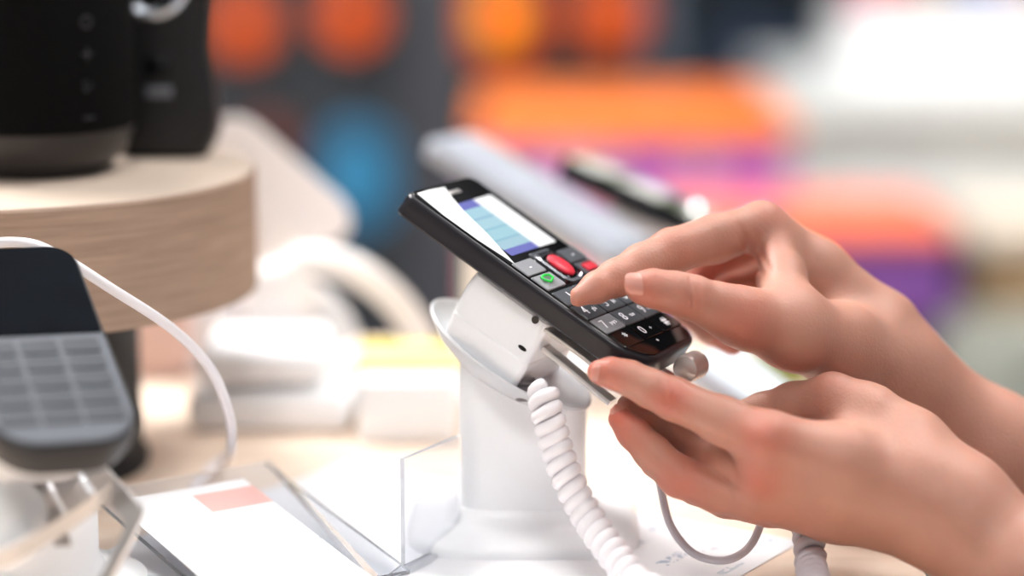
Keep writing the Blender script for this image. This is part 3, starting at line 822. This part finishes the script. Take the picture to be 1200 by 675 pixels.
MB2 = frameD(656, 184, 1.27, (.84, -.40, -.34), (.30, .11, .93), .040)
p3 = back_phone(MB2, .112, .040, .012, M_black, M_patt, 'black phone with speckled green and white face nearest the finger knuckle', nm='slim_phone')
stand_at(MB2, .112, .040, .012, 'white stand under the speckled black phone', .018)
bm = bmesh.new(); bmesh.ops.create_uvsphere(bm, u_segments=20, v_segments=12, radius=.0016)
o = from_bm('indicator_lamp', bm, p3, mat('lamp_white', (255, 255, 255), .3, emit=(255, 255, 255), estr=6)); o.location = MB2.inverted() @ W(816, 243, 1.262)
MB3 = frameD(806, 420, 1.12, (.76, -.58, -.28), (.46, .16, .87), .050)
M_wface = mat('white_blue_glass', (226, 236, 244), .15, var=.06)
back_phone(MB3, .080, .050, .009, M_slvph, M_wface, 'white faced phone seen between the two hands')
stand_at(MB3, .070, .050, .009, 'white stand of the phone seen between the two hands', hd=.006)
M_olive = mat('olive_green', (150, 158, 62), .6)
o = box('green_tag', (0, 0, 0), (.03, .012, .05), M_olive, None, .002); o.location = (.128, 1.25, TABLE)
tag(o, 'olive green block peeking under the upper wrist', 'block')

# ============================================================ left cluster on table
M_wpink = mat('pinkish_white', (250, 244, 242), .5, var=.02)
# slanted head stand A
t = thing('tablet_stand', 'white wedge headed display stand behind the oak riser', 'stand', (0, 0, 0))
yA = 1.28
pol = [(236, 138), (284, 136), (300, 144), (404, 236), (414, 256), (404, 280), (385, 286), (345, 286), (300, 262), (236, 205)]
bm = bmesh.new(); loft(bm, [[Yp(x, y, yA+d) for x, y in pol] for d in (0, .028)])
bmesh.ops.recalc_face_normals(bm, faces=bm.faces)
bmesh.ops.bevel(bm, geom=list(bm.edges), offset=.0025, segments=2, affect='EDGES')
from_bm('head', bm, t, M_wpink, angle=40)
pc = Yp(318, 300, yA+.014)
bm = bmesh.new(); lathe(bm, [(.05, TABLE), (.05, TABLE+.004), (.022, TABLE+.010), (.016, TABLE+.03), (.016, Yp(318, 262, yA).z)], 36, (pc.x, pc.y)); from_bm('post', bm, t, M_wpink)
# curved white band B = headphones
t = thing('headphones', 'white over ear headphones with a curved band left of the main stand', 'headphones', (0, 0, 0))
yB = 1.235
path = catmull([Yp(330, 325, yB), Yp(360, 305, yB), Yp(405, 312, yB), Yp(450, 340, yB), Yp(482, 378, yB), Yp(494, 412, yB), Yp(492, 440, yB)], 10)
bm = bmesh.new(); tube(bm, path, .0085, 14, flat=1.0); from_bm('headband', bm, t, M_wpink)
path = catmull([Yp(335, 345, yB+.01), Yp(365, 350, yB+.01), Yp(392, 378, yB+.01), Yp(402, 400, yB+.01)], 8)
bm = bmesh.new(); tube(bm, path, .0095, 14); from_bm('inner_band', bm, t, M_white)
for px, py in ((326, 350), (490, 455)):
    c = Yp(px, py, yB); bm = bmesh.new()
    lathe(bm, [(.012, -.014), (.019, -.010), (.020, 0), (.019, .010), (.012, .014)], 28)
    o = from_bm('ear_cup', bm, t, M_wpink); o.location = c; o.rotation_euler = (math.pi/2, 0, .3)
# white devices
def rbox(name, px0, px1, yf, d, z0, h, m, label, cat, bev=.006, rot=0):
    x0, x1 = wx(px0, yf), wx(px1, yf)
    o = box(name, (-(x1-x0)/2, 0, 0), ((x1-x0)/2, d, h), m, None, bev); o.location = ((x0+x1)/2, yf, z0); o.rotation_euler.z = rot
    tag(o, label, cat); return o
M_pinkb = mat('blush_box', (226, 196, 188), .6, var=.04)
rbox('gift_box', 130, 212, 1.262, .05, TABLE, .060, M_pinkb, 'blush pink box standing behind the dark pedestal', 'box', .003)
t = thing('router', 'white stacked device with bright top behind the cable', 'device', (0, 0, 0))
x0, x1 = wx(222, 1.19), wx(412, 1.19)
box('lower_body', (x0, 1.145, TABLE), (x1, 1.225, TABLE+.020), M_white, t, .006)
box('upper_body', (x0+.006, 1.148, TABLE+.023), (x1-.012, 1.225, TABLE+.040), M_white, t, .006)
box('spacer', (x0+.02, 1.165, TABLE+.018), (x1-.025, 1.21, TABLE+.025), M_beige, t, .001)
M_yell = mat('yellow_lid', (250, 222, 140), .5, var=.12, scale=20)
t = thing('carton', 'white carton with a yellow lid left of the white post', 'box', (0, 0, 0))
x0, x1 = wx(420, 1.17), wx(536, 1.17)
box('carton_body', (x0, 1.127, TABLE), (x1, 1.20, TABLE+.030), M_white, t, .002)
box('carton_lid', (x0-.002, 1.150, TABLE+.0302), (x1+.002, 1.202, TABLE+.0345), M_yell, t, .0015)
rbox('charger_box', 205, 262, 1.275, .05, TABLE, .052, M_white, 'small white box behind the stacked device', 'box', .006)

# ============================================================ HANDS (signed-distance modelled, one continuous skin per arm)
def cc(px, py, Dmm):  # camera-space mm
    D = Dmm; return np.array([(px-600)/F*D, (337.5-py)/F*D, D])
def sd_cone(P, a, b, ra, rb):
    ba = b-a; l2 = ba@ba; pa = P-a
    h = np.clip((pa@ba)/l2, 0, 1)
    d = np.linalg.norm(pa - h[:, None]*ba, axis=1)
    return d - (ra + (rb-ra)*h)
def smin(a, b, k):
    h = np.clip(.5+.5*(b-a)/k, 0, 1)
    return b + (a-b)*h - k*h*(1-h)
def chain(P, pts, k=2.0):
    d = None
    for (a, b) in zip(pts, pts[1:]):
        x = sd_cone(P, cc(*a[:3]), cc(*b[:3]), a[3], b[3])
        d = x if d is None else smin(d, x, k)
    return d
def surface_nets(d, origin, h):
    nx, ny, nz = d.shape
    s = d < 0
    acc = np.zeros((nx-1, ny-1, nz-1, 3)); cnt = np.zeros((nx-1, ny-1, nz-1))
    base = np.stack(np.meshgrid(np.arange(nx-1), np.arange(ny-1), np.arange(nz-1), indexing='ij'), -1)
    corners = [(i, j, k) for i in (0, 1) for j in (0, 1) for k in (0, 1)]
    def sub(a, c): return a[c[0]:nx-1+c[0], c[1]:ny-1+c[1], c[2]:nz-1+c[2]]
    for c in corners:
        for ax in range(3):
            if c[ax]: continue
            e = list(c); e[ax] = 1
            A, B = sub(d, c), sub(d, e); m = sub(s, c) != sub(s, e)
            t = np.where(m, A/np.where(m, A-B, 1), 0)
            for q in range(3):
                acc[..., q] += np.where(m, c[q] + (t if q == ax else 0), 0)
            cnt += m
    act = cnt > 0
    idx = -np.ones(act.shape, int); idx[act] = np.arange(act.sum())
    verts = (base[act] + acc[act]/cnt[act][:, None])*h + origin
    faces = []
    for ax in range(3):
        b1, b2 = [(1, 2), (2, 0), (0, 1)][ax]
        sl0 = [slice(None)]*3; sl1 = [slice(None)]*3
        sl0[ax] = slice(0, -1); sl1[ax] = slice(1, None)
        s0, s1 = s[tuple(sl0)], s[tuple(sl1)]
        m = s0 != s1
        I = np.argwhere(m)
        ok = (I[:, b1] > 0) & (I[:, b2] > 0) & (I[:, b1] < d.shape[b1]-1) & (I[:, b2] < d.shape[b2]-1)
        I = I[ok]; inside = s0[tuple(I.T)]
        def at(o1, o2):
            J = I.copy(); J[:, b1] -= o1; J[:, b2] -= o2; return idx[tuple(J.T)]
        q = np.stack([at(1, 1), at(0, 1), at(0, 0), at(1, 0)], 1)
        q[~inside] = q[~inside][:, ::-1]
        faces.append(q)
    return verts, np.concatenate(faces)
def sdf_mesh(name, fn, lo, hi, h, flush, parent, m):
    lo, hi = np.array(lo, float), np.array(hi, float)
    n = np.ceil((hi-lo)/h).astype(int)+1
    # coarse pass to find the narrow band
    g = 4
    xs = [lo[i] + h*np.arange(n[i]) for i in range(3)]
    X = np.stack(np.meshgrid(*xs, indexing='ij'), -1)
    d = np.full(n, 1e3)
    cx_ = [np.arange(0, n[i], g) for i in range(3)]
    C = X[np.ix_(*cx_)]; cd = fn(C.reshape(-1, 3)).reshape(C.shape[:3])
    near = np.abs(cd) < h*g*1.9
    sign = np.where(cd < 0, -1e3, 1e3)
    full_near = np.repeat(np.repeat(np.repeat(near, g, 0), g, 1), g, 2)[:n[0], :n[1], :n[2]]
    full_sign = np.repeat(np.repeat(np.repeat(sign, g, 0), g, 1), g, 2)[:n[0], :n[1], :n[2]]
    # dilate the band by one coarse cell
    nn = near.copy()
    for ax in range(3):
        nn |= np.roll(nn, 1, ax) | np.roll(nn, -1, ax)
    full_near = np.repeat(np.repeat(np.repeat(nn, g, 0), g, 1), g, 2)[:n[0], :n[1], :n[2]]
    d[:] = full_sign
    d[full_near] = fn(X[full_near])
    d[0] = d[-1] = 5; d[:, 0] = d[:, -1] = 5; d[:, :, 0] = d[:, :, -1] = 5
    v, f = surface_nets(d, lo, h)
    # flip: camera axes (right, up, away) are left handed
    f = f[:, ::-1]
    fl = np.zeros(len(v))
    for (p, r, a) in flush:
        fl = np.maximum(fl, a*np.exp(-((np.linalg.norm(v-cc(*p), axis=1)/r)**2)))
    R = np.array([[1, 0, 0], [0, SP, CP], [0, CP, -SP]])
    wv = (v/1000) @ R.T + np.array([0, 0, CAMZ])
    me = bpy.data.meshes.new(name)
    me.from_pydata(wv.tolist(), [], f.tolist()); me.update()
    a = me.attributes.new('flush', 'FLOAT', 'POINT'); a.data.foreach_set('value', fl.astype(np.float32))
    for p in me.polygons: p.use_smooth = True
    o = new_obj(name, me, parent, m)
    sm = o.modifiers.new('soften', 'SMOOTH'); sm.factor = .5; sm.iterations = 1
    return o
def crease(P, d, p, ax, depth, wd, rad):
    """thin skin fold: plane through p with normal ax (camera mm), limited to radius"""
    ax = np.array(ax, float); ax /= np.linalg.norm(ax); q = P-cc(*p); s_ = q@ax
    r = np.linalg.norm(q - s_[:, None]*ax, axis=1)
    return d + depth*np.exp(-(s_/wd)**2)*np.clip(1-(r/rad)**2, 0, 1)
def bump(P, d, p, amp, rad):
    return d - amp*np.exp(-(np.linalg.norm(P-cc(*p), axis=1)/rad)**2)

def right_hand(P):
    palm = chain(P, [(893, 262, 998, 8.6), (955, 318, 1003, 13), (1030, 388, 1003, 16.5), (1062, 446, 1005, 18.5)], 6)
    palm = smin(palm, chain(P, [(915, 290, 1022, 9), (975, 345, 1022, 12), (1040, 410, 1015, 15)], 5), 10)
    palm = smin(palm, chain(P, [(925, 315, 1040, 8.5), (985, 365, 1038, 11), (1045, 425, 1022, 14)], 5), 8)
    palm = smin(palm, chain(P, [(938, 345, 1052, 8), (995, 395, 1048, 11), (1050, 435, 1025, 14)], 5), 8)
    palm = smin(palm, chain(P, [(1062, 446, 1005, 19), (1165, 530, 1012, 23.5), (1290, 610, 1030, 28), (1425, 690, 1052, 33)], 10), 12)
    then_ = chain(P, [(868, 371, 950, 11.2), (930, 388, 962, 15), (985, 405, 978, 17), (1050, 440, 1000, 17)], 6)
    palm = smin(palm, then_, 11)
    # web between thumb and index
    palm = smin(palm, chain(P, [(908, 285, 993, 8), (916, 325, 980, 9.5), (920, 362, 966, 12)], 4), 9)
    idx = chain(P, [(678, 348, 944, 3.9), (699, 337, 949, 5.9), (722, 326, 955, 7.2), (752, 310, 963, 8.0), (788, 294, 972, 9.0), (836, 280, 984, 9.8), (890, 264, 997, 9.4)], 3)
    mid = chain(P, [(828, 385, 1006, 5.4), (806, 362, 1010, 6.2), (802, 342, 1016, 7.2), (828, 304, 1022, 8), (905, 280, 1024, 9)], 3)
    ring = chain(P, [(858, 401, 1020, 5.6), (832, 385, 1028, 6.6), (828, 360, 1034, 7.2), (850, 335, 1038, 7.8), (920, 315, 1040, 8.4)], 3)
    pin = chain(P, [(895, 405, 1035, 5), (872, 392, 1044, 5.8), (868, 372, 1050, 6.4), (884, 352, 1053, 7), (935, 345, 1052, 7.8)], 3)
    th = chain(P, [(751, 337, 938, 6.2), (765, 338, 938, 7.2), (790, 343, 939, 7.9), (812, 349, 941, 8.4), (840, 360, 945, 9.4), (872, 373, 951, 11)], 3)
    out = smin(palm, idx, 5)
    out = np.minimum(out, smin(palm, mid, 4)); out = np.minimum(out, smin(palm, ring, 4)); out = np.minimum(out, smin(palm, pin, 4))
    out = np.minimum(out, smin(palm, th, 6))
    # folds
    out = crease(P, out, (811, 345, 933), (1, .1, 0), 1.1, .6, 9)
    out = crease(P, out, (804, 345, 933), (1, .2, 0), .6, .5, 8)
    out = crease(P, out, (818, 346, 933), (1, .05, 0), .6, .5, 8)
    out = crease(P, out, (783, 275, 972), (.9, -.5, 0), .3, .6, 8)
    out = crease(P, out, (722, 312, 960), (.8, -.6, 0), .22, .6, 7)
    out = crease(P, out, (882, 298, 980), (1, .45, 0), 1.6, 1.3, 15)
    out = crease(P, out, (895, 303, 980), (1, .3, 0), 1.0, 1.1, 14)
    out = crease(P, out, (872, 292, 984), (1, .6, 0), .9, 1.0, 11)
    out = crease(P, out, (880, 335, 968), (.4, 1, 0), .8, 1.2, 12)
    out = bump(P, out, (903, 252, 990), 1.0, 9)
    out = bump(P, out, (868, 380, 938), .9, 10)
    # wrist tendons
    out = bump(P, out, (1085, 415, 992), .9, 9)
    return out
def left_hand(P):
    palm = chain(P, [(905, 519, 920, 11.2), (985, 545, 925, 15.5), (1070, 575, 928, 18), (1118, 603, 928, 20.5)], 6)
    palm = smin(palm, chain(P, [(893, 560, 926, 10.5), (985, 580, 930, 13.5), (1075, 600, 932, 17)], 5), 9)
    palm = smin(palm, chain(P, [(884, 581, 934, 9.3), (975, 596, 938, 12), (1065, 606, 938, 14)], 5), 8)
    palm = smin(palm, chain(P, [(905, 592, 948, 8), (985, 604, 950, 10), (1060, 608, 948, 12)], 5), 8)
    palm = smin(palm, chain(P, [(975, 466, 950, 8.8), (1010, 492, 948, 14.5), (1060, 532, 942, 18), (1115, 590, 932, 20)], 6), 11)
    palm = smin(palm, chain(P, [(1118, 603, 928, 21), (1200, 676, 920, 23.5), (1290, 745, 910, 26), (1480, 880, 890, 33)], 10), 10)
    idx = chain(P, [(702, 436, 933, 4.6), (716, 437, 932.5, 5.7), (737, 443, 932, 6.5), (762, 455, 931, 7.2), (789, 467, 930, 8.0), (845, 492, 926, 9.0), (900, 518, 921, 11)], 3)
    mid = chain(P, [(738, 476, 958, 5.2), (762, 491, 957, 6.4), (790, 508, 953, 7.0), (822, 528, 947, 7.6), (885, 558, 930, 9.6)], 3)
    ring = chain(P, [(727, 491, 943, 4.8), (742, 507, 942, 6.1), (764, 530, 940, 6.8), (796, 559, 937, 7.7), (840, 575, 936, 8.2), (884, 584, 934, 9.0)], 3)
    pin = chain(P, [(765, 545, 966, 4.8), (790, 560, 963, 5.6), (815, 572, 960, 6.2), (850, 585, 955, 7), (900, 594, 948, 8)], 3)
    th = chain(P, [(848, 500, 972, 6.8), (868, 493, 972, 7.4), (895, 484, 968, 8.0), (930, 474, 960, 8.6), (975, 467, 951, 9.2)], 3)
    out = smin(palm, idx, 6)
    for f in (mid, ring, pin): out = np.minimum(out, smin(palm, f, 2.5))
    out = np.minimum(out, smin(palm, th, 5))
    out = crease(P, out, (838, 513, 925), (.45, 1, 0), .8, 1.2, 14)
    out = crease(P, out, (850, 562, 930), (.45, 1, 0), 1.0, 1.2, 13)
    for (px, dd) in ((774, .5), (780, .9), (787, 1.1), (793, .9), (800, .5)):
        out = crease(P, out, (px, 465+(px-785)*.4, 922), (1, -.15, 0), dd, .55, 9)
    out = crease(P, out, (729, 440, 925), (1, -.2, 0), .25, .5, 7)
    out = crease(P, out, (800, 560, 930), (1, -.5, 0), .3, .6, 8)
    out = bump(P, out, (893, 512, 909), 1.2, 8)
    out = bump(P, out, (890, 562, 913), 1.2, 7)
    out = bump(P, out, (979, 452, 944), 1.2, 7)
    # valley between index and middle knuckles
    out = crease(P, out, (915, 545, 912), (.25, 1, 0), .6, 3.0, 22)
    # tendons
    return out
M_skin = skin_mat('skin', (190, 139, 121), (188, 92, 74), (166, 116, 98))
M_nail = mat('fingernail', (206, 146, 132), .3, var=.04, coat=.3, sss=.3)
person = thing('person', 'person with bare forearms holding the keypad phone and tapping a key with one finger', 'person', W(1500, 700, 1.0))
person.location.z = 0
def adopt(o):
    o.parent = person; o.matrix_parent_inverse = person.matrix_world.inverted(); return o
bpy.context.view_layer.update()
flR = [((680, 348, 955), 11, .75), ((720, 322, 960), 9, .3), ((788, 288, 970), 9, .35), ((755, 338, 932), 12, .55), ((811, 350, 935), 9, .4),
       ((870, 378, 940), 14, .5), ((905, 250, 990), 9, .3), ((855, 403, 1015), 12, .7), ((835, 320, 1015), 20, .8), ((880, 300, 990), 16, .3), ((930, 430, 975), 22, .35)]
a1 = sdf_mesh('right_arm', right_hand, (22, -185, 905), (352, 55, 1095), .9, flR, None, M_skin)
flL = [((702, 436, 930), 11, .75), ((787, 468, 924), 8, .8), ((893, 515, 910), 12, .6), ((890, 562, 914), 11, .65), ((730, 492, 942), 13, .8),
       ((800, 570, 934), 13, .6), ((830, 590, 940), 16, .35), ((975, 450, 946), 9, .3), ((900, 600, 935), 16, .4)]
a2 = sdf_mesh('left_arm', left_hand, (25, -218, 845), (316, -25, 990), .9, flL, None, M_skin)
for o in (a1, a2): adopt(o)
a1['label'] = 'right hand above, index finger pressing a key'
a2['label'] = 'left hand below, supporting the phone from underneath'
def nail(pc, along, normal, L_, Wn, Rc, parent):
    """small curved plate: pc centre (camera mm)"""
    al = Vector(along).normalized(); nn = Vector(normal); nn = (nn - al*nn.dot(al)).normalized(); sd = al.cross(nn)
    c = Vector(cc(*pc)); bm = bmesh.new(); nu, nv = 10, 10; rows = {}
    for layer in (0, 1):
        for i in range(nu+1):
            for j in range(nv+1):
                u = -1+2*i/nu; v = -1+2*j/nv
                wv = Wn/2*math.sqrt(max(.05, 1-abs(u)**4*.75)); a = v*wv/Rc
                p = c + al*(u*L_/2) + sd*(Rc*math.sin(a)) + nn*(Rc*math.cos(a)-Rc + (.28 if layer else -.5) - .25*u*u - .2*(abs(v)**6) * (1 if layer else 0))
                rows[layer, i, j] = bm.verts.new(c2w(p/1000))
    for layer in (0, 1):
        for i in range(nu):
            for j in range(nv):
                bm.faces.new([rows[layer, i, j], rows[layer, i+1, j], rows[layer, i+1, j+1], rows[layer, i, j+1]])
    rim = [(i, 0) for i in range(nu)] + [(nu, j) for j in range(nv)] + [(i, nv) for i in range(nu, 0, -1)] + [(0, j) for j in range(nv, 0, -1)]
    for a, b in zip(rim, rim[1:]+rim[:1]): bm.faces.new([rows[0, a[0], a[1]], rows[0, b[0], b[1]], rows[1, b[0], b[1]], rows[1, a[0], a[1]]])
    bmesh.ops.recalc_face_normals(bm, faces=bm.faces)
    o = from_bm('fingernail', bm, None, M_nail, angle=70); o.parent = parent
    bpy.context.view_layer.update(); o.matrix_parent_inverse = parent.matrix_world.inverted(); return o
bpy.context.view_layer.update()
nail((750, 331, 931.6), (1, -.10, .12), (-.05, .36, -.92), 11.5, 9.8, 6.6, a1)
nail((705, 439, 928.3), (1, -.12, .16), (-.12, -.2, -.95), 8.5, 7.0, 5.4, a2)
nail((726, 484, 940), (.7, -.7, .0), (-.1, .3, -.9), 7, 6, 5, a2)

# ============================================================ lighting
world = bpy.data.worlds.new('world'); scene.world = world; world.use_nodes = True
wn = world.node_tree; bg = wn.nodes['Background']
# soft, slightly brighter overhead shop light
tcw = wn.nodes.new('ShaderNodeTexCoord'); sw = wn.nodes.new('ShaderNodeSeparateXYZ'); rw = wn.nodes.new('ShaderNodeValToRGB')
mw = wn.nodes.new('ShaderNodeMapRange'); mw.inputs['From Min'].default_value = -1
wn.links.new(tcw.outputs['Generated'], sw.inputs[0]); wn.links.new(sw.outputs[2], mw.inputs['Value']); wn.links.new(mw.outputs['Result'], rw.inputs['Fac'])
rw.color_ramp.elements[0].color = (.22, .21, .21, 1); rw.color_ramp.elements[0].position = .42
rw.color_ramp.elements[1].color = (.40, .40, .42, 1); rw.color_ramp.elements[1].position = .95
e_ = rw.color_ramp.elements.new(.55); e_.color = (1, 1, 1, 1)
wn.links.new(rw.outputs['Color'], bg.inputs['Color']); bg.inputs['Strength'].default_value = .46
M_lamp = mat('lamp_diffuser', (255, 255, 255), .5, emit=(255, 253, 250), estr=23)
def ceil_light(x0, x1, y0, y1, label, z=3.0, m=M_lamp, skew=0):
    t = thing('ceiling_or_fill_light', label, 'light', ((x0+x1)/2, (y0+y1)/2, z), group='ceiling and fill light panels')
    a, b = (x1-x0)/2, (y1-y0)/2
    box('frame', (-a-.03, -b-.03, .0), (a+.03, b+.03, .05), M_white, t, .004)
    box('diffuser', (-a, -b, -.012), (a, b, .002), m, t, .002)
    return t
def lampm(k): return mat('panel_diffuser', (255, 255, 255), .5, emit=(255, 253, 250), estr=k)
ceil_light(-1.7, -.6, 1.4, 2.6, 'square ceiling light panel left of the sales table', m=lampm(30))
ceil_light(.55, 1.3, .9, 1.9, 'square ceiling light panel right of the sales table', m=lampm(15))
ceil_light(-.6, .5, -1.2, -.5, 'added fill light panel over the customer side', m=lampm(16))  # unseen fill panel, added to brighten the camera-facing fronts
ceil_light(-.8, 1.2, 2.5, 2.8, 'long ceiling light panel toward the back wall', m=lampm(7))
